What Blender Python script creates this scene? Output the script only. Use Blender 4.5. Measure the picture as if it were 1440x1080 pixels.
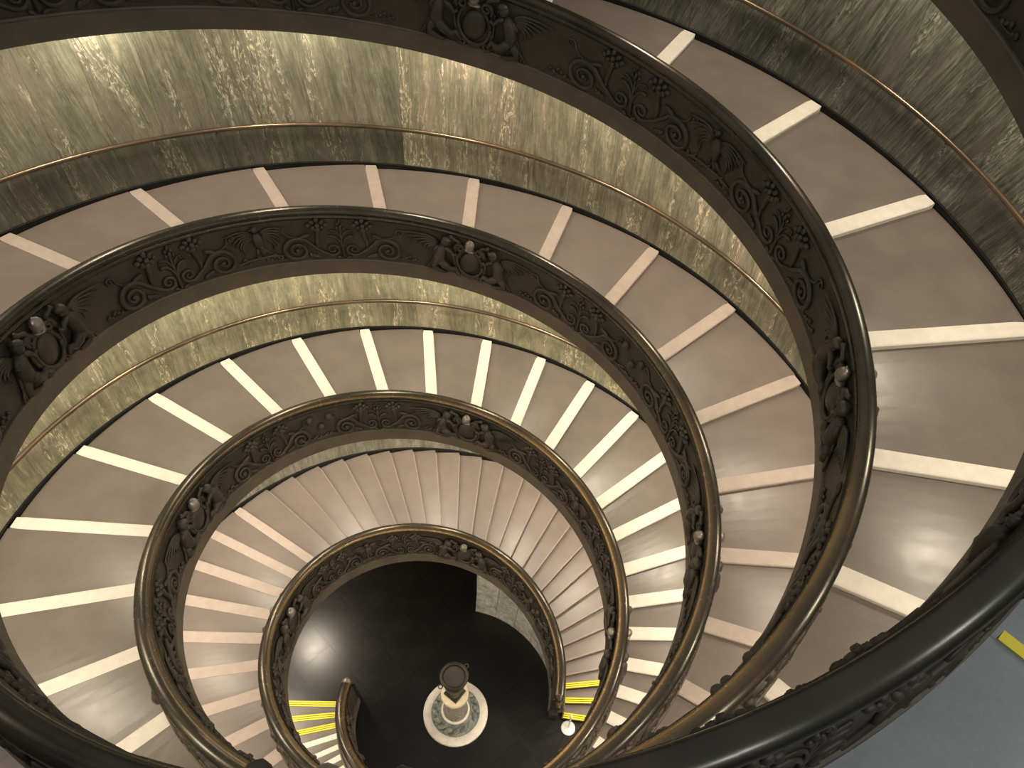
import bpy, math, random
from mathutils import Vector, Matrix
R_ = math.radians
for o in list(bpy.data.objects): bpy.data.objects.remove(o, do_unlink=True)
scene = bpy.context.scene
col = scene.collection

# ------------------------------------------------------------------ camera, world, exposure
S = 0.7            # metres per model unit; model heights are measured so that the hall floor lies at -0.6
ZF = -0.6
def W(x, y, z): return Vector((x * S, y * S, (z - ZF) * S))
cam = bpy.data.cameras.new('camera'); cam.sensor_width = 36.0; cam.sensor_fit = 'HORIZONTAL'
cam.lens = 1092.5 / 1440 * 36; cam.clip_start = 0.05
co = bpy.data.objects.new('camera', cam); col.objects.link(co); scene.camera = co
cr, cu, cf = (0.99485149, -0.09306917, 0.040108), (0.04345015, 0.7492512, 0.66085907), (0.09155657, 0.65571393, -0.74943754)
m = Matrix(((cr[0], cu[0], -cf[0]), (cr[1], cu[1], -cf[1]), (cr[2], cu[2], -cf[2]))).to_4x4()
m.translation = W(0, -11.12264, 31.63412); co.matrix_world = m

world = bpy.data.worlds.new('world'); scene.world = world; world.use_nodes = True
bg = world.node_tree.nodes['Background']; bg.inputs[0].default_value = (1.0, 0.98, 0.94, 1); bg.inputs[1].default_value = 0.17
scene.view_settings.view_transform = 'Standard'; scene.view_settings.look = 'None'
scene.view_settings.gamma = 1.0; scene.view_settings.use_curve_mapping = False
scene.view_settings.exposure = 1.05
LAMP_W = 62.0; LAMP_COL = (1.0, 0.865, 0.68)

# ------------------------------------------------------------------ the two interlaced helices
A0R = {'A': 0.0136101, 'B': 3.14377}
def g(t):
    n = t / (2 * math.pi)
    return 12.5199*n + 0.350723*n*(n-1) - 0.0880425*n*(n-1)*(n-2) - 0.160802*n*(n-1)*(n-2)*(n-.5)
def zl(rp, a): return g(R_(a) - A0R[rp])                       # tread line of ramp rp at angle a (degrees)
def R1(z): return 4.0 + 0.23464*z - 0.00105608*z*(z-20)        # edge of the well
def R2(z): return 9.51188 + 0.234117*z + 0.00114125*z*(z-20)   # outer wall
def pol(R, a, z): return W(R * math.cos(R_(a)), R * math.sin(R_(a)), z)

# ------------------------------------------------------------------ materials
def mat(name):
    mt = bpy.data.materials.new(name); mt.use_nodes = True
    nt = mt.node_tree; b = nt.nodes['Principled BSDF']
    return mt, nt, b
def N(nt, typ, **kw):
    n = nt.nodes.new(typ)
    for k, v in kw.items():
        if k in n.inputs: n.inputs[k].default_value = v
        else: setattr(n, k, v)
    return n
def ramp(nt, fac, stops):
    r = nt.nodes.new('ShaderNodeValToRGB'); e = r.color_ramp.elements
    while len(e) < len(stops): e.new(0.5)
    for q, (p, c) in zip(e, stops): q.position = p; q.color = (*c, 1)
    nt.links.new(fac, r.inputs[0]); return r.outputs[0]
def mixc(nt, fac, a, b, mode='MIX'):
    n = nt.nodes.new('ShaderNodeMix'); n.data_type = 'RGBA'; n.blend_type = mode
    for i, v in ((0, fac), (6, a), (7, b)):
        if hasattr(v, 'is_linked'): nt.links.new(v, n.inputs[i])
        else: n.inputs[i].default_value = v if i == 0 else (*v, 1)
    return n.outputs[2]
def math_(nt, op, a, b=0.0):
    n = nt.nodes.new('ShaderNodeMath'); n.operation = op
    for i, v in ((0, a), (1, b)):
        if hasattr(v, 'is_linked'): nt.links.new(v, n.inputs[i])
        else: n.inputs[i].default_value = v
    return n.outputs[0]
def bump(nt, b, h, st, dist=0.02):
    n = N(nt, 'ShaderNodeBump', Strength=st, Distance=dist); nt.links.new(h, n.inputs['Height']); nt.links.new(n.outputs[0], b.inputs['Normal'])
def coords(nt, scale=(1, 1, 1), src='Object'):
    t = nt.nodes.new('ShaderNodeTexCoord'); mp = nt.nodes.new('ShaderNodeMapping'); mp.inputs['Scale'].default_value = scale
    nt.links.new(t.outputs[src], mp.inputs[0]); return mp.outputs[0]
def noise(nt, vec, scale, detail=4, rough=.55, dist=0.0):
    n = N(nt, 'ShaderNodeTexNoise', Scale=scale, Detail=detail, Roughness=rough, Distortion=dist)
    nt.links.new(vec, n.inputs['Vector']); return n.outputs['Fac']

def stone(name, c0, c1, rough, scale=3.0, spec=.5, fine=40, bst=.05):
    mt, nt, b = mat(name); v = coords(nt)
    f = math_(nt, 'ADD', math_(nt, 'MULTIPLY', noise(nt, v, scale, 5), .7), math_(nt, 'MULTIPLY', noise(nt, v, fine, 3), .3))
    nt.links.new(ramp(nt, f, [(.35, c0), (.65, c1)]), b.inputs['Base Color'])
    rr = nt.nodes.new('ShaderNodeMapRange'); nt.links.new(noise(nt, v, scale*2.2, 4), rr.inputs[0])
    rr.inputs[3].default_value = rough - .07; rr.inputs[4].default_value = rough + .09
    nt.links.new(rr.outputs[0], b.inputs['Roughness']); b.inputs['Specular IOR Level'].default_value = spec
    bump(nt, b, noise(nt, v, fine*1.6, 3), bst, .004)
    return mt
M = {}
M['treadA'] = stone('taupe_rubber_tread', (.148, .120, .103), (.180, .147, .127), .34, 1.6, .48, 30, .10)
M['treadB'] = stone('grey_brown_tread', (.132, .112, .094), (.165, .140, .118), .31, 1.6, .48, 30, .10)
M['treadG'] = stone('grey_concrete', (.215, .225, .225), (.275, .285, .282), .55, 1.4, .4, 26, .15)
M['nosA'] = stone('pinkish_travertine', (.36, .297, .255), (.42, .348, .30), .5, 5, .4, 60, .1)
M['nosB'] = stone('cream_travertine', (.62, .575, .50), (.72, .67, .59), .5, 5, .4, 60, .1)
M['yellow'] = stone('yellow_tape', (.80, .62, .015), (.86, .70, .03), .45, 4, .4, 40, .05)
M['tape_dark'] = stone('dark_tape_base', (.05, .045, .03), (.08, .07, .05), .6, 4, .3, 40, .05)
M['plaster'] = stone('brown_grey_plaster', (.16, .14, .115), (.20, .175, .145), .7, 2, .3, 20, .1)
M['baseblack'] = stone('black_marble', (.006, .006, .006), (.012, .012, .012), .45, 3, .25, 50, .02)
M['white_marble'] = stone('white_marble', (.66, .60, .53), (.82, .77, .70), .38, 6, .5, 30, .05)
M['cream_marble'] = stone('cream_marble', (.60, .51, .34), (.74, .65, .46), .45, 6, .5, 30, .05)
M['green_carved'] = stone('green_carved_marble', (.05, .065, .058), (.30, .32, .28), .4, 9, .5, 22, .3)
M['grey_marble'] = stone('grey_veined_marble', (.11, .105, .085), (.36, .34, .28), .42, 14, .5, 24, .1)
M['drum'] = stone('grey_green_marble_slab', (.17, .175, .15), (.42, .42, .37), .35, 6, .5, 24, .05)
M['chrome'] = stone('white_enamel', (.62, .62, .62), (.72, .72, .72), .25, 3, .6, 40, .02)

def floor_mat():
    mt, nt, b = mat('black_polished_stone'); v = coords(nt)
    base = ramp(nt, noise(nt, v, 1.3, 6), [(.3, (.004, .004, .004)), (.62, (.008, .007, .006)), (.8, (.016, .014, .011))])
    sp = N(nt, 'ShaderNodeTexVoronoi', Scale=4.5); nt.links.new(v, sp.inputs['Vector'])
    spk = ramp(nt, sp.outputs['Distance'], [(.0, (1, 1, 1)), (.05, (.5, .5, .5)), (.075, (0, 0, 0))])
    gate = ramp(nt, noise(nt, v, 2.1, 2), [(.5, (0, 0, 0)), (.58, (1, 1, 1))])
    f = math_(nt, 'MULTIPLY', spk, gate)
    c = mixc(nt, f, base, (.24, .23, .20))
    nt.links.new(c, b.inputs['Base Color'])
    nt.links.new(ramp(nt, noise(nt, v, 5, 5), [(.3, (.29,)*3), (.7, (.36,)*3)]), b.inputs['Roughness']); b.inputs['Specular IOR Level'].default_value = .5
    bump(nt, b, noise(nt, v, 60, 3), .06, .003)
    return mt
M['floor'] = floor_mat()
M['joint'] = stone('floor_joint', (.010, .010, .009), (.02, .019, .017), .6)

def marble_mat():
    mt, nt, b = mat('green_cipollino_marble')
    oi = nt.nodes.new('ShaderNodeObjectInfo')
    t = nt.nodes.new('ShaderNodeTexCoord')
    off = N(nt, 'ShaderNodeCombineXYZ'); rnd = math_(nt, 'MULTIPLY', oi.outputs['Random'], 37.0)
    nt.links.new(rnd, off.inputs[0]); nt.links.new(rnd, off.inputs[1])
    ad = N(nt, 'ShaderNodeVectorMath', operation='ADD'); nt.links.new(t.outputs['UV'], ad.inputs[0]); nt.links.new(off.outputs[0], ad.inputs[1])
    def mp(s):
        q = nt.nodes.new('ShaderNodeMapping'); q.inputs['Scale'].default_value = s; nt.links.new(ad.outputs[0], q.inputs[0]); return q.outputs[0]
    n1 = noise(nt, mp((1.7, .33, 1)), 1.5, 9, .70, .7)
    n2 = noise(nt, mp((9.0, .55, 1)), 1.7, 6, .65, .5)
    n3 = noise(nt, mp((1.0, .8, 1)), 3.2, 8, .68, 1.0)
    f = math_(nt, 'ADD', math_(nt, 'MULTIPLY', n1, .50), math_(nt, 'ADD', math_(nt, 'MULTIPLY', n2, .24), math_(nt, 'MULTIPLY', n3, .26)))
    sk = math_(nt, 'MULTIPLY', math_(nt, 'SUBTRACT', noise(nt, mp((5.0, .30, 1)), 2.6, 6, .62, .9), .5), oi.outputs['Alpha'])
    f = math_(nt, 'ADD', f, sk)
    c = ramp(nt, f, [(.33, (.085, .092, .072)), (.44, (.165, .170, .132)), (.52, (.245, .245, .190)), (.60, (.36, .345, .27)), (.70, (.54, .50, .41))])
    # pinkish and grey clouds
    c = mixc(nt, ramp(nt, noise(nt, mp((.9, .25, 1)), 1.1, 3), [(.50, (0, 0, 0)), (.68, (.55,)*3)]), c, (.30, .25, .22))
    # thin white crinkled veins, only in some areas
    vn = math_(nt, 'ABSOLUTE', math_(nt, 'SUBTRACT', noise(nt, mp((1.9, .42, 1)), 1.6, 5, .6, 1.6), .5))
    vein = ramp(nt, vn, [(0, (1, 1, 1)), (.012, (.8,)*3), (.030, (0, 0, 0))])
    area = ramp(nt, noise(nt, mp((.8, .10, 1)), 1.3, 2), [(.51, (0, 0, 0)), (.60, (1, 1, 1))])
    brk = ramp(nt, noise(nt, mp((3, 2.5, 1)), 2.0, 3), [(.40, (0, 0, 0)), (.52, (1, 1, 1))])
    c = mixc(nt, math_(nt, 'MULTIPLY', math_(nt, 'MULTIPLY', vein, area), brk), c, (.78, .70, .58))
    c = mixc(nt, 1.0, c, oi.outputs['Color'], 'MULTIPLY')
    nt.links.new(c, b.inputs['Base Color']); b.inputs['Roughness'].default_value = .32
    return mt
M['marble'] = marble_mat()

def bronze_mat(name, c0, c1, rough, metal, wear):
    mt, nt, b = mat(name); v = coords(nt)
    n = noise(nt, v, 2.3 if rough > .4 else 1.2, 6 if rough > .4 else 2, .6)
    c = ramp(nt, n, [(.32, c0), (.55, c1), (.75, (c1[0]*1.35, c1[1]*1.1, c1[2]*.9))])
    if wear:
        at = nt.nodes.new('ShaderNodeAttribute'); at.attribute_name = 'wear'
        w = ramp(nt, noise(nt, v, .9, 3), [(.30, (.5,)*3), (.6, (1, 1, 1))])
        c = mixc(nt, math_(nt, 'MULTIPLY', at.outputs['Fac'], w), c, (.42, .27, .11))
    nt.links.new(c, b.inputs['Base Color']); b.inputs['Metallic'].default_value = metal
    nt.links.new(ramp(nt, noise(nt, v, 9, 4), [(.3, (rough-(.06 if rough > .4 else .015),)*3), (.7, (rough+(.08 if rough > .4 else .02),)*3)]), b.inputs['Roughness'])
    if rough > .4: bump(nt, b, noise(nt, v, 24, 4), .10, .004)
    return mt
M['bronze'] = bronze_mat('dark_patinated_bronze', (.043, .036, .027), (.062, .052, .039), .50, .25, False)
M['bronze_fascia'] = bronze_mat('plain_brown_bronze', (.090, .076, .056), (.115, .097, .072), .55, .15, False)
M['bronze_cap'] = bronze_mat('polished_dark_bronze', (.034, .034, .027), (.055, .050, .039), .26, .6, True)
M['bronze_bud'] = bronze_mat('greyish_bronze', (.20, .18, .15), (.28, .25, .21), .35, .5, False)
M['brass'] = bronze_mat('aged_brass_rail', (.115, .085, .058), (.165, .125, .085), .30, .8, False)
M['urn_cover'] = stone('dark_brown_cover', (.028, .023, .018), (.040, .033, .026), .6)
M['urn'] = bronze_mat('dark_urn_bronze', (.030, .026, .020), (.075, .066, .052), .35, .5, False)

# ------------------------------------------------------------------ mesh helpers
class MB:
    def __init__(s): s.v = []; s.f = []; s.uv = None; s.sm = []
    def add(s, vs, fs, smooth=True):
        b = len(s.v); s.v.extend(vs); s.f.extend([tuple(i + b for i in f) for f in fs]); s.sm.extend([smooth] * len(fs))
    def grid(s, rows, smooth=True, closed=False, caps=False):
        n = len(rows[0]); vs = [p for r in rows for p in r]; fs = []
        for i in range(len(rows) - 1):
            for j in range(n if closed else n - 1):
                k = (j + 1) % n; fs.append((i*n + j, (i+1)*n + j, (i+1)*n + k, i*n + k))
        if caps: fs.append(tuple(range(n))); fs.append(tuple((len(rows)-1)*n + j for j in reversed(range(n))))
        s.add(vs, fs, smooth)
    def build(s, name, material, parent=None, loc=None):
        me = bpy.data.meshes.new(name); me.from_pydata([tuple(p) for p in s.v], [], s.f)
        me.polygons.foreach_set('use_smooth', s.sm)
        import bmesh
        bm = bmesh.new(); bm.from_mesh(me); bmesh.ops.recalc_face_normals(bm, faces=bm.faces); bm.to_mesh(me); bm.free()
        me.materials.append(M[material] if isinstance(material, str) else material)
        o = bpy.data.objects.new(name, me); col.objects.link(o)
        if loc is not None: o.location = loc
        if parent: o.parent = parent
        return o
def empty(name, loc=(0, 0, 0)):
    o = bpy.data.objects.new(name, None); col.objects.link(o); o.location = loc; o.empty_display_size = .2; return o
def tag(o, label, cat=None, group=None, kind=None):
    if label: o['label'] = label
    if cat: o['category'] = cat
    if group: o['group'] = group
    if kind: o['kind'] = kind
    return o
def frange(a0, a1, step):
    n = max(1, int(math.ceil(abs(a1 - a0) / step))); return [a0 + (a1 - a0) * i / n for i in range(n + 1)]
def sweep(mb, prof, rp, a0, a1, step=2.5, base=R1, smooth=True, clamp=True, caps=True):
    """closed profile of (offset from the well edge or wall, height above the tread line) carried along the helix"""
    rows = []
    for a in frange(a0, a1, step):
        z = zl(rp, a); r = base(z)
        rows.append([pol(r + d, a, max(z + h, ZF) if clamp else z + h) for d, h in prof])
    mb.grid(rows, smooth, True, caps)
def lathe(mb, prof, n=32, cx=0, cy=0, caps=False, smooth=True):
    rows = [[Vector((cx + r*math.cos(2*math.pi*k/n), cy + r*math.sin(2*math.pi*k/n), z)) for k in range(n)] for r, z in prof]
    mb.grid(rows, smooth, True, caps)
def tube(mb, pts, rad, nrm=None, sides=6, flat=1.0):
    rows = []
    for i, p in enumerate(pts):
        t = (pts[min(i+1, len(pts)-1)] - pts[max(i-1, 0)]).normalized()
        nn = nrm[i] if nrm else Vector((0, 0, 1)) if abs(t.z) < .9 else Vector((1, 0, 0))
        b = t.cross(nn).normalized(); nn = b.cross(t).normalized(); r = rad[i] if isinstance(rad, (list, tuple)) else rad
        rows.append([p + b*(r*math.cos(2*math.pi*k/sides)) + nn*(r*flat*math.sin(2*math.pi*k/sides)) for k in range(sides)])
    mb.grid(rows, True, True, True)

# ------------------------------------------------------------------ floor and walls
fl = MB(); lathe(fl, [(0.001, -.02), (10.4*S, -.02), (10.4*S, -.25), (.001, -.25)], 64, smooth=False)
floor = tag(fl.build('floor', 'joint'), 'black polished stone floor at the foot of the spiral stairs', kind='structure')
tile = MB(); ts = 1.62*S; hh = ts/2 - .0012
tile.add([Vector((sx*hh, sy*hh, z)) for z in (-.02, 0) for sx, sy in ((-1, -1), (1, -1), (1, 1), (-1, 1))],
         [(0, 3, 2, 1), (4, 5, 6, 7), (0, 1, 5, 4), (1, 2, 6, 5), (2, 3, 7, 6), (3, 0, 4, 7)], False)
tproto = None
for i in range(-7, 8):
    for j in range(-7, 8):
        th = R_(38); x = (i*math.cos(th) - j*math.sin(th))*ts + .2; y = (i*math.sin(th) + j*math.cos(th))*ts - .1
        if math.hypot(x, y) > 8.9*S: continue
        if tproto is None: tproto = tile.build('floor_slab', 'floor', floor); q = tproto
        else: q = tproto.copy(); col.objects.link(q)
        q.location = (x, y, 0); q.rotation_euler.z = th

def wall_plain(name, rp, a0, a1, h1):
    b = MB(); sweep(b, [(.06, -.55), (.06, h1), (.30, h1), (.30, -.55)], rp, a0, a1, 3, R2, True, True)
    return b
random.seed(4)
def wall(name, rp, a0, a1, ranges, label):
    o = wall_plain(name, rp, a0, a1, 5.75).build(name, 'plaster'); tag(o, label, kind='structure')
    for p0, p1 in ranges:
        st = 6.45 if p0 > 300 else 8.0
        e = 454.05 + st * math.ceil((p0 - 454.05) / st - 1)
        while e < p1:
            e1 = e + st
            for row, (h0, h1) in enumerate(((-.18, 1.42), (1.43, 5.72))):
                b = MB(); uv = []
                tl = 0
                if rp == 'A' and e > 453: tl = 9
                if rp == 'B' and e > 650: tl = -26
                tl = R_(tl + random.uniform(-3, 3)); ct, sn = math.cos(tl), math.sin(tl)
                A = frange(e + .012, e1 - .012, 1.7); rows = []
                for a in A:
                    z = zl(rp, a); r = R2(z)
                    rows.append([pol(r + d, a, max(z + h, ZF)) for d, h in ((.05, h0), (0, h0), (0, h1), (.05, h1))])
                b.grid(rows, False, True, True)
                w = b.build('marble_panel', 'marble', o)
                me = w.data; ul = me.uv_layers.new(name='UVMap')
                for lp in me.loops:
                    v = me.vertices[lp.vertex_index].co; ang = math.degrees(math.atan2(v.y, v.x)); k = round((e - ang)/360); ang += 360*k
                    zz = v.z/S + ZF; h = zz - zl(rp, ang); uu = R_(ang) * R2(zl(rp, ang))
                    ul.data[lp.index].uv = (uu*ct - h*sn, uu*sn + h*ct)
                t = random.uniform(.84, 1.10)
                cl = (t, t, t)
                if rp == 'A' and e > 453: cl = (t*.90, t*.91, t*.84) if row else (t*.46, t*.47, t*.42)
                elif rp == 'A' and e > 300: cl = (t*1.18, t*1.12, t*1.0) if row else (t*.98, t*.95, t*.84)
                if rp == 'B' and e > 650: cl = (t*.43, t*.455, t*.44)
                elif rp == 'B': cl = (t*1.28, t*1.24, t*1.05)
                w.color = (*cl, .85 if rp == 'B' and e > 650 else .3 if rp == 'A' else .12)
            e = e1
    return o
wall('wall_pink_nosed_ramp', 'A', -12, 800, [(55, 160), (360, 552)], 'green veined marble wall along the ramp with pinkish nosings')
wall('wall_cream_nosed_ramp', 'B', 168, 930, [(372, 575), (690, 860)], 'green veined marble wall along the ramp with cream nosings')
# outer wall of the hall under the ramps, up to the soffit
b = MB(); rows = []
for k in range(121):
    a = 3*k
    rp, aa = ('A', a) if a < 180 else ('B', a)
    if a == 360: rp, aa = 'B', 360
    rows.append([pol(9.25 + d, a, z) for d, z in ((0, ZF), (0, max(zl(rp, aa) - .3, ZF + .1)), (.2, max(zl(rp, aa) - .3, ZF + .1)), (.2, ZF))])
b.grid(rows, False, True, True); tag(b.build('wall_hall', 'plaster'), 'dark plaster wall of the hall behind the lowest ramp', kind='structure')
# marble drum walls closing the space under the first steps
def drum(rp, a_hi, a_lo, name, label):
    b = MB(); rows = []
    for a in frange(a_lo, a_hi, 3):
        zt = max(zl(rp, a) - .5, ZF + .02); rt = max(R1(zl(rp, a)) - .10, 4.0); rows.append([pol(R, a, z) for R, z in ((4.13, ZF), (rt + .06, zt), (rt + .5, zt), (4.6, ZF))])
    b.grid(rows, False, True, True)
    zt = zl(rp, a_hi) - .5      # radial end wall
    rows = [[pol(R, a_hi - q, z) for q, z in ((0, ZF), (0, zt), (3, zt), (3, ZF))] for R in (4.65, 9.2)]
    b.grid(rows, False, True, True)
    o = tag(b.build(name, 'plaster'), label, kind='structure')
    e = a_hi
    while e > a_lo:
        e1 = max(e - 13, a_lo)
        for h0, h1 in ((0, .62), (.635, 9)):
            if zl(rp, e) - .5 < ZF + h0 + .05: continue
            b = MB(); rows = []
            for a in frange(e1 + .12, e - .12, 2.2):
                zt = max(min(ZF + h1, zl(rp, a) - .5), ZF + h0 + .01); rt = max(R1(zl(rp, a)) - .10, 4.0); top = max(zl(rp, a) - .5, ZF + .02); lean = lambda z: 4.07 + (rt - 4.07)*(z - ZF)/(top - ZF)
                rows.append([pol(lean(z) + d, a, z) for d, z in ((.055, ZF + h0), (0, ZF + h0), (0, zt), (.055, zt))])
            b.grid(rows, False, True, True); b.build('marble_slab', 'drum', o)
        e = e1
    zt = zl(rp, a_hi) - .5
    for k in range(4):
        b = MB(); r0 = 4.62 + k*1.15
        rows = [[pol(R, a_hi + q, z) for q, z in ((0.02, ZF), (.7, ZF), (.7, zt), (0.02, zt))] for R in (r0, r0 + 1.13)]
        b.grid(rows, False, True, True); b.build('marble_slab', 'drum', o)
drum('A', 74.5, -9, 'wall_understair', 'grey green marble slabs under the lowest steps of the pink nosed ramp')
drum('B', 254.5, 171, 'wall_understair_opposite', 'grey green marble slabs under the lowest steps of the cream nosed ramp')

# ------------------------------------------------------------------ ramps
def fill(a, b, n, d0, d1):
    ds = [d0 + (d1 - d0)*i/(n - 1) for i in range(n)]; k = (b - a)/sum(ds); out = []; c = a
    for d in ds[:-1]: c += d*k; out.append(c)
    return out
A2 = [214.15, 203.63, 193.53, 183.54, 174.13, 165.28, 156.74, 148.85, 141.33, 134.1, 127.52, 121.03, 114.99, 108.94, 103.37, 97.6, 91.82, 85.64, 79.75, 73.89, 67.83, 61.99, 55.8, 50.11, 43.68, 37.79, 31.43, 25.21, 19.0, 12.52, 6.46, 0.6, -5.7, -12.4]
A1 = [508.03, 491.37, 474.66, 458.3, 442.28, 426.81, 411.34, 396.05, 380.88, 366.16, 351.75, 337.31, 323.9]
NA = sorted(A2 + A1 + fill(214.15, 323.9, 9, 10.9, 13.2) + fill(508.03, 665.49, 9, 16.9, 18.1) + [665.49] + [665.49 + 18.2*k for k in range(1, 8)])
B2 = [575.93, 560.58, 546.08, 531.82, 517.62, 503.51, 489.95, 476.53, 463.47, 450.98, 438.87, 427.17, 415.86, 404.8, 394.14, 383.88, 373.54, 363.94, 354.75, 345.75, 337.54, 329.42]
B3 = [204.32, 198.84, 192.74, 186.76, 180.78, 174.62]
B1 = [671.25, 687.94, 704.92, 722.26, 740.04, 757.53, 775.22]
NB = sorted(B2 + B3 + B1 + fill(204.32, 329.42, 18, 5.6, 8.1) + fill(575.93, 671.25, 6, 15.4, 16.5) + [775.22 + 17.9*k for k in range(1, 9)])
RHO = .15; STRIP = .42
def make_ramp(rp, ang, root, strip_mat, has_strip, tread_mat, zs):
    n = len(ang)
    rho = [min(RHO if has_strip(ang[i]) else .205, (zs[i] - zs[i-1]) if i else zs[0] - ZF) for i in range(n)]
    rho = [.01 if ang[i] > 598 and tread_mat(ang[i]) == 'treadG' else v for i, v in enumerate(rho)]
    rho[0] = zs[0] - ZF
    for i in range(n - 1):
        a, a1 = ang[i], ang[i+1]; zb = zs[i+1] - rho[i+1]
        zz = lambda q: zs[i] + (q - a)/(a1 - a)*(zb - zs[i])
        def rr(q, t):
            z = zl(rp, q); ri = R1(z) + .46; ro = R2(z) - .075; return ri + (ro - ri)*t
        strip = has_strip(a); yel = i < 3
        w = min(STRIP, .52*R_(a1 - a)*R1(zs[i])) if strip else .24 if yel else .055
        # tread
        b = MB(); T = [0, .25, .5, .75, .985, 1.0]; rows = []
        ns = max(2, int((a1 - a)/2.2))
        for s in range(ns + 1):
            row = []
            for t in T:
                a0 = a + math.degrees(w/rr(a, t)) - .02; q = a0 + (a1 + .15 - a0)*s/ns
                row.append(pol(rr(q, t), q, zz(min(q, a1)) - (.02 if t == 1.0 else 0)))
            low = [p - Vector((0, 0, .05*S)) for p in reversed(row)]
            rows.append(row + low)
        b.grid(rows, False, True, True)
        tm = tread_mat(a)
        st = b.build('step', tm, root)
        # nosing block with rounded front, standing as the riser of this step
        b = MB(); rows = []
        prof = [(w, .006), (.045, .006), (.018, -.002), (.004, -.014), (0, -.035), (.006, -.055), (.030, -.062), (.034, -rho[i] - .01), (max(.05, w), -rho[i] - .01 if w < .06 else -.05)]
        for t in (0, .04, .5, .94, .988):
            row = []
            for s, h in prof:
                e = .03 if t in (.988,) else 0
                s2 = min(max(s, e), max(w - e, e)); q = a + math.degrees(s2/rr(a, t)); row.append(pol(rr(q, t), q, max(zz(q) + h, ZF) if s < w*.5 or h > 0 else zz(q) + h))
            rows.append(row)
        b.grid(rows, False, True, True)
        nm = strip_mat if strip else 'tape_dark' if yel else (tread_mat(a) + 'edge')
        no = b.build('nosing', nm, st)
        if yel:
            for s0 in (.015, .095, .175):
                b = MB(); rows = []
                for t in (0.01, .5, .97):
                    q0 = a + math.degrees(s0/rr(a, t)); q1 = a + math.degrees((s0 + .055)/rr(a, t))
                    rows.append([pol(rr(q, t), q, zz(q) + h) for q, h in ((q0, .006), (q0, .014), (q1, .014), (q1, .006))])
                b.grid(rows, False, True, True); tag(b.build('warning_stripe', 'yellow', st), 'yellow warning stripe')
    # slab with soffit
    b = MB(); a0 = ang[0] + 32
    sweep(b, [(-.05, -.50), (-.05, -.26), (.0, -.26)], rp, a0, ang[-1], 3, R1, True) if False else None
    rows = []
    for q in frange(a0, ang[-1], 3):
        z = zl(rp, q); ri, ro = R1(z) + .02, R2(z) + .25
        rows.append([pol(ri, q, z - .50), pol(ri, q, z - .27), pol(ro, q, z - .27), pol(ro, q, z - .50)])
    b.grid(rows, False, True, True); b.build('soffit', 'plaster', root)
    # black skirting against the wall
    b = MB(); sweep(b, [(-.055, -.26), (-.055, .02), (-.045, .03), (.0, .03), (.0, -.26)], rp, ang[0] + 1, ang[-1], 2, R2, False)
    b.build('skirting', 'baseblack', root)
M['treadAedge'] = stone('worn_highlit_edge', (.21, .172, .148), (.26, .213, .184), .40, 5, .5, 40, .05)  # paler than the tread: worn edge plus the nose highlight put into the colour
M['treadBedge'] = M['treadAedge']; M['treadGedge'] = M['treadG']
zA = [zl('A', a) for a in NA]
zB = [zl('B', a) for a in NB]
k5 = NB.index(204.32)
for i in range(k5): zB[i] = -.43 + (zB[k5] + .43)*i/k5
rootA = tag(empty('spiral_ramp'), 'taupe stepped spiral ramp with pinkish nosings, ending beside the white barrier post', 'staircase', 'interlaced spiral ramps')
rootB = tag(empty('spiral_ramp'), 'grey brown stepped spiral ramp with bright cream nosings on its upper turns', 'staircase', 'interlaced spiral ramps')
make_ramp('A', NA, rootA, 'nosA', lambda a: 138 < a < 660, lambda a: 'treadG' if a > 598 else 'treadA', zA)
make_ramp('B', NB, rootB, 'nosB', lambda a: a > 190, lambda a: 'treadB', zB)
# yellow line on the grey top landing
b = MB(); rows = []
z = zl('A', 665.49); 
for t in (.02, .5, .97):
    ri = R1(z) + .48; ro = R2(z) - .1; r = ri + (ro - ri)*t
    rows.append([pol(r, 665.49 + math.degrees(s/r), z + h + .02) for s, h in ((.01, .012), (.16, .012), (.16, 0), (.01, 0))])
b.grid(rows, False, True, True)
tag(b.build('warning_stripe', 'yellow', rootA), 'yellow line on the grey landing edge')

# ------------------------------------------------------------------ bronze balustrades
def face(h): return -.12 + .074*(h + .52)
def outer(h): return .44 - .082*h
CAP = [(face(1.36), 1.36), (-.02, 1.40), (-.025, 1.44), (.02, 1.47), (.025, 1.495)]
CAP += [(.195 - .192*math.cos(math.pi*k/12)*(1 if k not in (0, 12) else .97), 1.535 + .135*math.sin(math.pi*k/12) - (.02 if k in (0, 12) else 0)) for k in range(13)]
CAP += [(.36, 1.49), (.335, 1.44), (.32, 1.40), (outer(1.36), 1.36)]
def sp(rp, a_anchor, x, h, off=0.0, side=1):
    """point on the balustrade face: x along the rail from an anchor angle, h above the tread line, off proud of the face"""
    z0 = zl(rp, a_anchor); a = a_anchor - math.degrees(x / R1(z0)); z = zl(rp, a)
    d = face(h) - off if side > 0 else outer(h) + off*.35
    return pol(R1(z) + d, a, z + h), Vector((-math.cos(R_(a))*side, -math.sin(R_(a))*side, 0)), a
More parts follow.
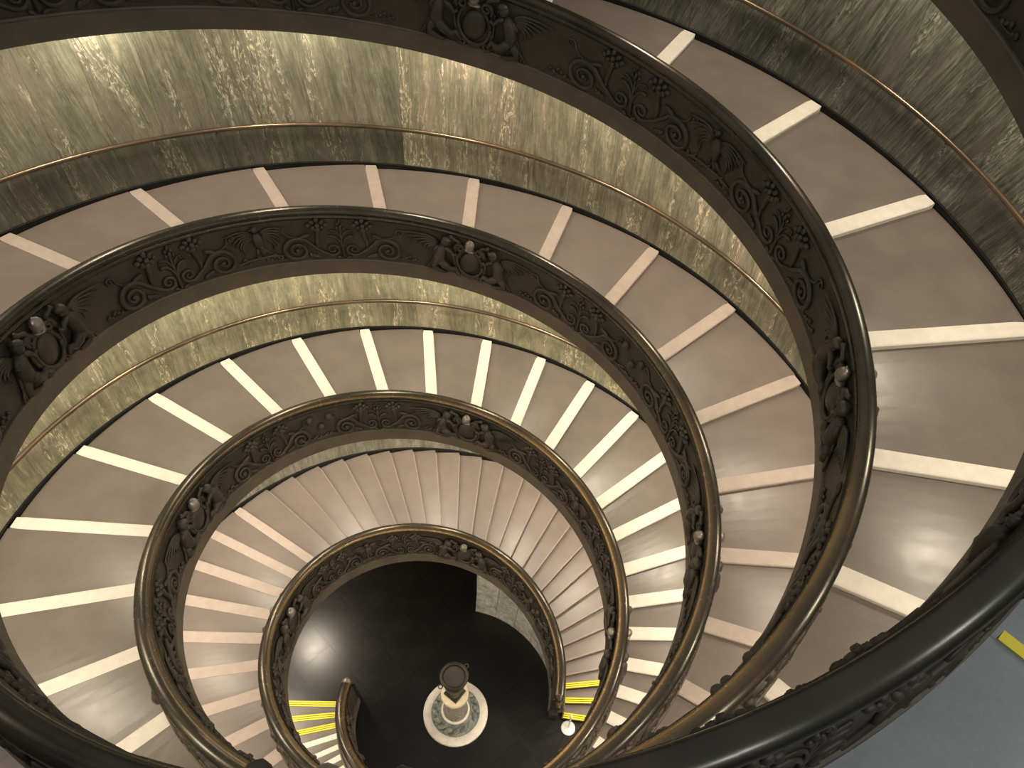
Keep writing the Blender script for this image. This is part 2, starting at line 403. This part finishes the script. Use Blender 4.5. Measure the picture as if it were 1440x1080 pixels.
class Orn:
    def __init__(s, rp, a, side=1, q=1.0): s.rp, s.a, s.side, s.q, s.mb = rp, a, side, q, MB()
    def p(s, x, h, off=0.0): return sp(s.rp, s.a, x*s.q, h, off, s.side)
    def tube(s, pts, rad, off=.03, sides=6):
        P = [s.p(x, h, off) for x, h in pts]; r = [q*S for q in rad] if isinstance(rad, list) else rad*S
        tube(s.mb, [q[0] for q in P], r, [q[1] for q in P], sides, 1.0)
    def blob(s, x, h, ru, rh, rn=None, rot=0, off=.03, seg=8, rings=6):
        c, n, a = s.p(x, h, off); e = s.p(x + .05, h, off)[0]; t = (e - c).normalized(); up = n.cross(t); 
        if up.z < 0: up = -up
        rn = rn or min(ru, rh); cr_, sr = math.cos(rot), math.sin(rot); rows = []
        for i in range(rings + 1):
            th = math.pi*i/rings; row = []
            for k in range(seg):
                ph = 2*math.pi*k/seg; lx = max(math.sin(th), .02)*math.cos(ph)*ru; lz = max(math.sin(th), .02)*math.sin(ph)*rn; ly = math.cos(th)*rh
                row.append(c + (t*(lx*cr_ - ly*sr) + up*(lx*sr + ly*cr_) + n*lz)*S)
            rows.append(row)
        s.mb.grid(rows, True, True, True)
    def limb(s, pts, rad, off=.05): s.tube(pts, rad, off, 8)
    def build(s, name, parent, mat_='bronze'): return s.mb.build(name, mat_, parent)
def spiral(cx, ch, r0, r1, a0, turns, n=30, sx=1):
    out = []
    for i in range(n + 1):
        t = i/n; r = r0 + (r1 - r0)*t**.85; an = R_(a0 + turns*360*t); out.append((cx + sx*r*math.cos(an), ch + r*math.sin(an)))
    return out
def bez(p0, p1, p2, p3, n=8):
    out = []
    for i in range(n + 1):
        t = i/n; u = 1 - t
        out.append(tuple(u**3*p0[k] + 3*u*u*t*p1[k] + 3*u*t*t*p2[k] + t**3*p3[k] for k in (0, 1)))
    return out
def taper(n, a, b): return [a + (b - a)*i/(n - 1) for i in range(n)]
def scroll_motif(rp, a, panel, side, q):
    for sx in (1, -1):
        o = Orn(rp, a, side, q)
        small = list(reversed(spiral(.28*sx, .36, .22, .04, -60, -1.5, 20, sx)))
        br = bez((.39*sx, .17), (.62*sx, .30), (.80*sx, .48), (.97*sx, .70), 8)
        big = spiral(1.24*sx, .38, .42, .06, 130, -1.9, 36, sx)
        pts = small[:-1] + br[:-1] + big
        rad = taper(len(small) - 1, .028, .05) + taper(len(br) - 1, .05, .065) + taper(len(big), .07, .035)
        o.tube(pts, rad, .04)
        o.blob(1.24*sx, .38, .07, .07, .07, 0, .05, 6, 5)
        o.tube(bez((.66*sx, .42), (.72*sx, .7), (.60*sx, .85), (.60*sx, 1.12), 7), taper(8, .04, .085), .04)
        o.blob(.98*sx, .84, .20, .06, .06, -.35*sx, .05)
        o.tube(bez((1.25*sx, .80), (1.45*sx, .84), (1.5*sx, .95), (1.5*sx, 1.05), 5) + spiral(1.62*sx, 1.05, .12, .03, 180, -1.3, 14, sx), taper(21, .035, .022), .03, 5)
        o.build('scroll', panel)
        o = Orn(rp, a, side, q)
        for k in range(8):
            an = 2*math.pi*k/8; rr = .15 if k % 2 else .19; o.blob(.60*sx + rr*math.cos(an)*1.15, 1.2 + .8*rr*math.sin(an), .075, .085, .07, an - 1.57, .05, 6, 5)
        o.blob(.60*sx, 1.2, .08, .08, .10, 0, .07, 6, 5); o.blob(.63*sx, 1.04, .19, .05, .06, .2*sx, .04, 6, 5)
        o.build('flower', panel)
        o = Orn(rp, a, side, q)
        for k in range(5): o.blob((1.68 + .09*k)*sx, .16 + .05*(k % 3), .08, .045, .045, .8*sx*(1 if k % 2 else -1), .03, 6, 4)
        o.tube([(1.55*sx, .14), (1.8*sx, .12), (2.05*sx, .16)], .022, .02, 5)
        o.build('leaf_sprig', panel)
        o = Orn(rp, a, side, q)
        for k in range(3): o.blob((.72 + .08*k)*sx, .12 + .03*k, .07, .1, .04, -.6*sx, .03, 6, 4)
        o.build('leaf_sprig', panel)
    o = Orn(rp, a, side, q)
    o.tube([(0, .08), (0, .5), (0, 1.0)], [.06, .035, .025], .03)
    for sx in (1, -1):
        o.tube(bez((0, .40), (.05*sx, .72), (.18*sx, .86), (.34*sx, .80), 7), taper(8, .03, .05), .035)
        o.tube(bez((0, .62), (.04*sx, .9), (.14*sx, 1.02), (.26*sx, 1.0), 6) + spiral(.26*sx, .95, .06, .02, 80, -1, 8, sx), taper(16, .03, .02), .03, 5)
        o.blob(.09*sx, 1.08, .05, .06, .05, 0, .04, 6, 4); o.blob(.07*sx, 1.22, .045, .06, .045, .4*sx, .04, 6, 4); o.blob(.12*sx, .06, .12, .05, .05, .5*sx, .03, 6, 4)
    o.blob(0, 1.30, .04, .09, .045, 0, .04, 6, 5); o.blob(0, 1.10, .05, .10, .06, 0, .05, 6, 5)
    o.build('palmette', panel)
def eagle(rp, a, panel, side, q):
    o = Orn(rp, a, side, q)
    o.limb([(0, 1.12), (-.01, 1.0), (.03, .8), (.08, .58)], [.07, .14, .15, .06], .06)
    o.blob(-.03, 1.24, .085, .085, .085, 0, .08); o.blob(-.12, 1.24, .06, .03, .03, .2, .08, 6, 4)
    for k in range(3): o.tube([(.06, .6), (.14 + .06*k, .40 + .02*k)], [.05, .03], .04, 5)
    for sx in (1, -1):
        for k in range(6):
            o.tube(bez((.10*sx, 1.08 - .04*k), (.30*sx, 1.26 - .06*k), (.48*sx, 1.22 - .09*k), ((.84 - .09*k)*sx, 1.12 - .13*k), 5), taper(6, .05, .02), .04, 5)
        o.tube([(.04*sx, .62), (.07*sx, .42), (.12*sx, .36)], [.05, .03, .03], .05, 5)
    o.build('eagle', panel)
    o = Orn(rp, a, side, q)
    o.tube([(-.8, .16), (-.3, .26), (.2, .30), (.75, .26)], [.03, .045, .045, .03], .03)
    for k in range(7): o.blob(-.65 + .2*k, .24 + .09*(k % 2), .09, .04, .04, .7 if k % 2 else -.7, .03, 6, 4)
    o.build('leaf_sprig', panel)
def balls(rp, a, panel, side, q):
    for x, h in ((-.42, 1.08), (.30, 1.02), (-.06, .66)):
        o = Orn(rp, a, side, 1); o.blob(x*q, h, .13, .17, .13, .2, .03, 12, 8); o.build('ball_boss', panel)
    o = Orn(rp, a, side, q)
    o.tube(bez((-.85, .22), (-.4, .05), (.3, .3), (.8, .12), 9), .035, .03)
    for k in range(6): o.blob(-.55 + .22*k, .18 + .08*(k % 2), .09, .04, .04, .6 if k % 2 else -.6, .03, 6, 4)
    o.build('leaf_sprig', panel)
def crest(rp, a, panel, side, q):
    o = Orn(rp, a, side, q)
    o.blob(0, .56, .33, .40, .13, 0, .03, 14, 10)
    ring = [(.40*math.cos(2*math.pi*k/20), .56 + .47*math.sin(2*math.pi*k/20)) for k in range(21)]
    o.tube(ring, .055, .07)
    for sx in (1, -1):
        o.tube(spiral(.30*sx, 1.04, .17, .03, -40, 1.5, 18, sx), taper(19, .065, .04), .10)
        o.tube(spiral(.30*sx, .10, .12, .03, 60, -1.3, 14, sx), taper(15, .055, .035), .07)
        o.tube(bez((.40*sx, .3), (.55*sx, .5), (.45*sx, .8), (.52*sx, 1.0), 6), taper(7, .05, .035), .07)
    o.blob(0, .05, .22, .06, .08, 0, .05)
    o.build('cartouche', panel)
    o = Orn(rp, a, side, q); o.blob(0, 1.27, .15, .19, .15, 0, .17, 12, 8); o.blob(0, 1.09, .19, .05, .13, 0, .13, 8, 5); o.tube([(0, 1.40), (0, 1.50)], [.06, .01], .17)
    o.build('bud_finial', panel, 'bronze_bud')
    for sx in (1, -1):
        o = Orn(rp, a, side, q)      # winged child leaning on the shield, one mesh
        o.blob(.74*sx, 1.19, .135, .15, .14, .15*sx, .16, 10, 8); o.blob(.70*sx, 1.27, .15, .09, .15, .2*sx, .16, 8, 6); o.blob(.62*sx, 1.17, .03, .03, .03, 0, .24, 6, 4)
        o.limb([(.78*sx, 1.06), (.82*sx, .96), (.90*sx, .78), (.93*sx, .58), (.90*sx, .42)], [.07, .15, .17, .18, .15], .12)
        o.limb([(.90*sx, .46), (.74*sx, .30), (.58*sx, .22), (.44*sx, .30), (.34*sx, .14)], [.15, .13, .10, .08, .05], .13)
        o.limb([(.95*sx, .44), (1.08*sx, .26), (1.10*sx, .12), (.90*sx, .04), (.70*sx, .02)], [.13, .11, .09, .07, .04], .09)
        o.limb([(.74*sx, 1.0), (.58*sx, .90), (.50*sx, .78), (.40*sx, .86)], [.08, .065, .055, .05], .18)
        o.limb([(.94*sx, .98), (1.06*sx, .84), (.98*sx, .70)], [.07, .06, .045], .15)
        for k in range(4): o.tube(bez((.95*sx, .60 - .05*k), (1.15*sx, .5 - .08*k), (1.2*sx, .25), ((1.02 + .1*k)*sx, .02), 5), taper(6, .05, .025), .05, 5)
        o.build('winged_child', panel)
        o = Orn(rp, a, side, q)
        for k in range(6):
            o.tube(bez((.96*sx, 1.0 - .03*k), (1.12*sx, 1.22 - .05*k), (1.35*sx, 1.24 - .08*k), ((2.05 - .16*k)*sx, 1.16 - .11*k), 6), taper(7, .065, .02), .06, 5)
        o.build('wing', panel)
        o = Orn(rp, a, side, q); o.tube(bez((.30*sx, 1.22), (.42*sx, 1.36), (.5*sx, 1.28), (.60*sx, 1.40), 5), [.05, .06, .05, .05, .06, .07], .12); o.build('ribbon', panel)
WEAR = {'A': [(-20, .5), (120, .5), (260, .35), (310, .55), (370, .4), (430, .08), (600, .0), (800, 0)], 'B': [(150, .6), (290, .7), (400, .75), (480, .3), (530, .12), (600, .3), (650, .8), (690, .55), (703, .08), (940, .05)]}
WP = {5: .2, 6: .5, 7: .9, 8: 1.0, 9: .6, 10: .25, 11: .15, 12: .1}      # wear follows the inner shoulder of the rail
def wear_at(rp, a):
    t = WEAR[rp]
    for (x0, y0), (x1, y1) in zip(t, t[1:]):
        if x0 <= a <= x1: return y0 + (y1 - y0)*(a - x0)/(x1 - x0)
    return 0
def wear(o, vals):
    at = o.data.attributes.new('wear', 'FLOAT', 'POINT'); at.data.foreach_set('value', vals)
OUTER = {'A': [(170, 235), (290, 385), (560, 705)], 'B': [(290, 360), (520, 610), (620, 735)]}
def visible(rp, a):
    # far side of the well and the turns in view; the rest carries no relief
    lo, hi = {'A': (0, 760), 'B': (170, 870)}[rp]
    return lo <= a <= hi
def balustrade(rp, a_lo, a_hi, label):
    root = tag(empty('bronze_balustrade'), label, 'balustrade', 'bronze balustrades of the spiral ramps')
    c0 = 82.0 + 90*math.floor((a_lo - 82.0)/90) - 22.5
    e = c0; idx = 0
    while e < a_hi:
        p0, p1 = max(e, a_lo), min(e + 45, a_hi)
        if p1 - p0 > .5:
            b = MB(); sweep(b, [(face(-.03), -.03), (face(1.37), 1.37), (outer(1.37), 1.37), (outer(-.03), -.03)], rp, p0, p1, 2, R1, False)
            panel = b.build('panel', 'bronze', root)
            b = MB(); sweep(b, [(face(-.52) - .03, -.52), (face(-.05) - .03, -.06), (face(0) - .055, -.045), (face(0) - .06, -.02), (face(0) - .045, .01), (face(0) - .005, .02), (.43, .02), (.43, .20), (.46, .22), (.50, .20), (.51, -.24), (face(-.52) + .14, -.52)], rp, p0, p1, 1.5, R1, False)
            b.build('fascia', 'bronze_fascia', root)
            b = MB(); sweep(b, CAP, rp, p0, p1, 1.5, R1, True, True, False)
            cap = b.build('cap_rail', 'bronze_cap', root); wear(cap, [wear_at(rp, a)*WP.get(k, 0) for a in frange(p0, p1, 1.5) for k in range(len(CAP))])
            for side in (1, -1):
                ctr = e + 22.5; r = R1(zl(rp, ctr)); q = (r/7.4)**.75; qc = (r/7.4)**.25
                ok = lambda q_: p0 - 8 <= q_ <= p1 + 8 and visible(rp, q_) and (side == 1 or any(l <= q_ <= h for l, h in OUTER[rp])) and q_ > a_lo + 14
                if abs((ctr - 82) % 90) < 1 or abs((ctr - 82) % 90) > 89:
                    if ok(ctr): crest(rp, ctr, panel, side, qc)
                else:
                    k = round((ctr - 127)/90)
                    if ok(ctr): (eagle if (k % 2 == 0) == (rp == 'A') else balls)(rp, ctr, panel, side, q)
                    for d in (-17, 17):
                        if ok(ctr + d): scroll_motif(rp, ctr + d, panel, side, q)
        e += 45; idx += 1
    return root
balA = balustrade('A', -9, 800, 'dark bronze relief balustrade of the pink nosed ramp, ending at the barrier post')
balB = balustrade('B', 173.5, 930, 'dark bronze relief balustrade of the cream nosed ramp, with a small gilt end knob')
# console scroll closing the foot of each balustrade
def console(rp, a, root, knob):
    z = zl(rp, a); r = R1(z); b = MB(); rows = []
    prof = [(0, 1.36), (-1.0, 1.30), (-2.2, 1.12), (-2.9, .85), (-2.7, .60), (-2.2, .42), (-2.6, .22), (-3.4, .05), (-3.6, -1.5), (0, -1.5)]
    for d in (-.10, .22): rows.append([pol(r + d + (.06 if h > .5 else 0), a + q, max(z + h, ZF)) for q, h in prof])
    b.grid(rows, False, True, True); b.build('end_console', 'bronze_cap', root)
    o = Orn(rp, a, 1, 1)
    b = MB(); c = pol(r + .19, a - .6, z + 1.5)
    rows = []
    for i in range(9):
        th = math.pi*i/8; rows.append([c + Vector((max(math.sin(th), .02)*math.cos(2*math.pi*k/12)*.19, max(math.sin(th), .02)*math.sin(2*math.pi*k/12)*.19, math.cos(th)*.19))*S for k in range(12)])
    b.grid(rows, True, True, True)
    b.build('end_knob', knob, root)
    # curled end of the rail
    b = MB(); pts = [pol(r + .19, a - q, z + h) for q, h in ((-.3, 1.5), (1.2, 1.46), (2.3, 1.3), (2.7, 1.05), (2.2, .85), (1.4, .9), (1.5, 1.05))]
    tube(b, pts, [.13*S, .13*S, .12*S, .10*S, .085*S, .07*S, .05*S], [Vector((math.cos(R_(a)), math.sin(R_(a)), 0))]*7, 8); x = b.build('rail_scroll', 'bronze_cap', root); wear(x, [.5]*len(x.data.vertices))
console('A', -9, balA, 'bronze_cap'); console('B', 173.5, balB, 'bronze_bud')

# ------------------------------------------------------------------ brass handrails on the walls
def handrail(rp, a0, a1, label):
    root = tag(empty('wall_handrail'), label, 'handrail', 'brass wall handrails')
    b = MB(); pr = [(-.14 + .070*math.cos(2*math.pi*k/8), 1.49 + .070*math.sin(2*math.pi*k/8)) for k in range(8)]
    sweep(b, pr, rp, a0, a1, 2, R2, True); b.build('rail', 'brass', root)
    a = a0 + 4
    while a < a1:
        b = MB(); z = zl(rp, a); r = R2(z)
        tube(b, [pol(r - .14, a, z + 1.44), pol(r - .12, a, z + 1.36), pol(r - .01, a, z + 1.33)], .018*S, None, 6)
        b.build('bracket', 'brass', root); a += 16.13
    return root
handrail('A', 8, 790, 'brass handrail on the marble wall above the pinkish nosings')
handrail('B', 190, 920, 'brass handrail on the marble wall above the bright cream nosings')

# ------------------------------------------------------------------ pedestal, urn, barrier post
PX, PY = .03*S, -.36*S
ped = tag(empty('stone_pedestal', (PX, PY, 0)), 'round stone pedestal with white ring base and carved green collar on the black floor', 'pedestal')
def part(prof, name, mt, parent, n=40, loc=None):
    b = MB(); lathe(b, [(r*S, z*S) for r, z in prof], n); return b.build(name, mt, parent, loc)
part([(.001, 0), (1.27, 0), (1.29, .03), (1.29, .13), (1.26, .16), (.90, .16), (.001, .16)], 'base_ring', 'white_marble', ped, 56)
col_ = part([(.001, .16), (.94, .16), (.97, .20), (.95, .27), (.84, .34), (.66, .38), (.001, .38)], 'carved_collar', 'green_carved', ped, 48)
for k in range(16):
    b = MB(); an = 2*math.pi*k/16; rows = []
    for i in range(7):
        th = math.pi*i/6; row = []
        for j in range(8):
            ph = 2*math.pi*j/8; lx = max(math.sin(th), .03)*math.cos(ph)*.12; ly = math.cos(th)*.19; lz = max(math.sin(th), .03)*math.sin(ph)*.07
            rx, ry = lx*math.cos(.6) - ly*math.sin(.6), lx*math.sin(.6) + ly*math.cos(.6)
            rad = .80 + rx*1.0; row.append(Vector((rad*math.cos(an) - ry*math.sin(an), rad*math.sin(an) + ry*math.cos(an), .35 + lz))*S)
        rows.append(row)
    b.grid(rows, True, True, True); b.build('carved_leaf', 'green_carved', col_)
part([(.001, .36), (.54, .36), (.57, .40), (.57, .46), (.53, .50), (.001, .50)], 'lower_moulding', 'white_marble', ped)
part([(.49, .48), (.49, .62), (.465, .68), (.455, 1.2), (.46, 1.9), (.47, 2.06), (.001, 2.06)], 'shaft', 'grey_marble', ped)
part([(.001, 2.03), (.49, 2.03), (.53, 2.10), (.53, 2.22), (.50, 2.28), (.001, 2.28)], 'capital', 'cream_marble', ped)
urn = tag(empty('bronze_urn', (PX, PY, 2.28*S)), 'dark bronze urn with round rim and ring handles on the stone pedestal', 'urn')
b = MB(); h = .30*S; b.add([Vector((sx*h, sy*h, z)) for z in (0, .10*S) for sx, sy in ((-1, -1), (1, -1), (1, 1), (-1, 1))], [(0, 3, 2, 1), (4, 5, 6, 7), (0, 1, 5, 4), (1, 2, 6, 5), (2, 3, 7, 6), (3, 0, 4, 7)], False)
f = b.build('foot', 'urn', urn); f.rotation_euler.z = R_(47)
part([(.001, .10), (.28, .10), (.24, .16), (.14, .26), (.13, .36), (.20, .46), (.32, .62), (.38, .85), (.39, 1.15), (.37, 1.35), (.41, 1.48), (.43, 1.55), (.001, 1.55)], 'body', 'urn', urn)
part([(.40, 1.52), (.48, 1.56), (.525, 1.62), (.53, 1.67), (.50, 1.71), (.46, 1.70), (.42, 1.68), (.42, 1.60), (.40, 1.52)], 'rim', 'urn', urn)
part([(.001, 1.58), (.425, 1.58), (.425, 1.63), (.40, 1.645), (.001, 1.645)], 'cover', 'urn_cover', urn)
for an in (38, 212):
    b = MB(); c = Vector((.60*math.cos(R_(an)), .60*math.sin(R_(an)), 1.60))*S; t = Vector((math.cos(R_(an)), math.sin(R_(an)), 0)); s_ = Vector((-t.y, t.x, 0))
    pts = [c + (t*math.cos(2*math.pi*k/12) + s_*math.sin(2*math.pi*k/12))*.075*S for k in range(13)]
    tube(b, pts, .02*S, [Vector((0, 0, 1))]*13, 6); b.build('ring_handle', 'urn', urn)
post = tag(empty('barrier_post', (4.47*S, -1.29*S, 0)), 'white barrier post with round foot beside the bronze balustrade end', 'barrier post')
part([(.001, 0), (.285, 0), (.285, .03), (.26, .06), (.10, .075), (.06, .11), (.001, .11)], 'foot', 'chrome', post, 32)
part([(.04, .10), (.04, 1.30), (.055, 1.31), (.055, 1.38), (.04, 1.41), (.001, 1.41)], 'pole', 'chrome', post, 16)

# ------------------------------------------------------------------ lamps recessed in the soffits
def lamps(rp, a_top, a_low):
    a = a_top
    while a > a_low:
        z = zl(rp, a); r = R1(z) + (R2(z) - R1(z))*.55
        L = bpy.data.lights.new('soffit_lamp', 'AREA'); L.shape = 'DISK'; L.size = .36; L.energy = LAMP_W; L.color = LAMP_COL
        o = bpy.data.objects.new('soffit_lamp', L); col.objects.link(o); o.location = pol(r, a, z - .56)
        a -= 23.4
lamps('B', 825.8 + 4*23.4, 232); lamps('A', 143.7 + 27*23.4, 140)

# cool fill lights, added out of view to brighten the grey landing
for a in (1003, 1026, 1049, 1072):
    z = zl('B', a); L = bpy.data.lights.new('landing_fill', 'AREA'); L.shape = 'DISK'; L.size = .5; L.energy = 30; L.color = (.95, 1.0, 1.0)
    o = bpy.data.objects.new('landing_fill', L); col.objects.link(o); o.location = pol(R1(z) + (R2(z) - R1(z))*.62, a, z + 1.2)
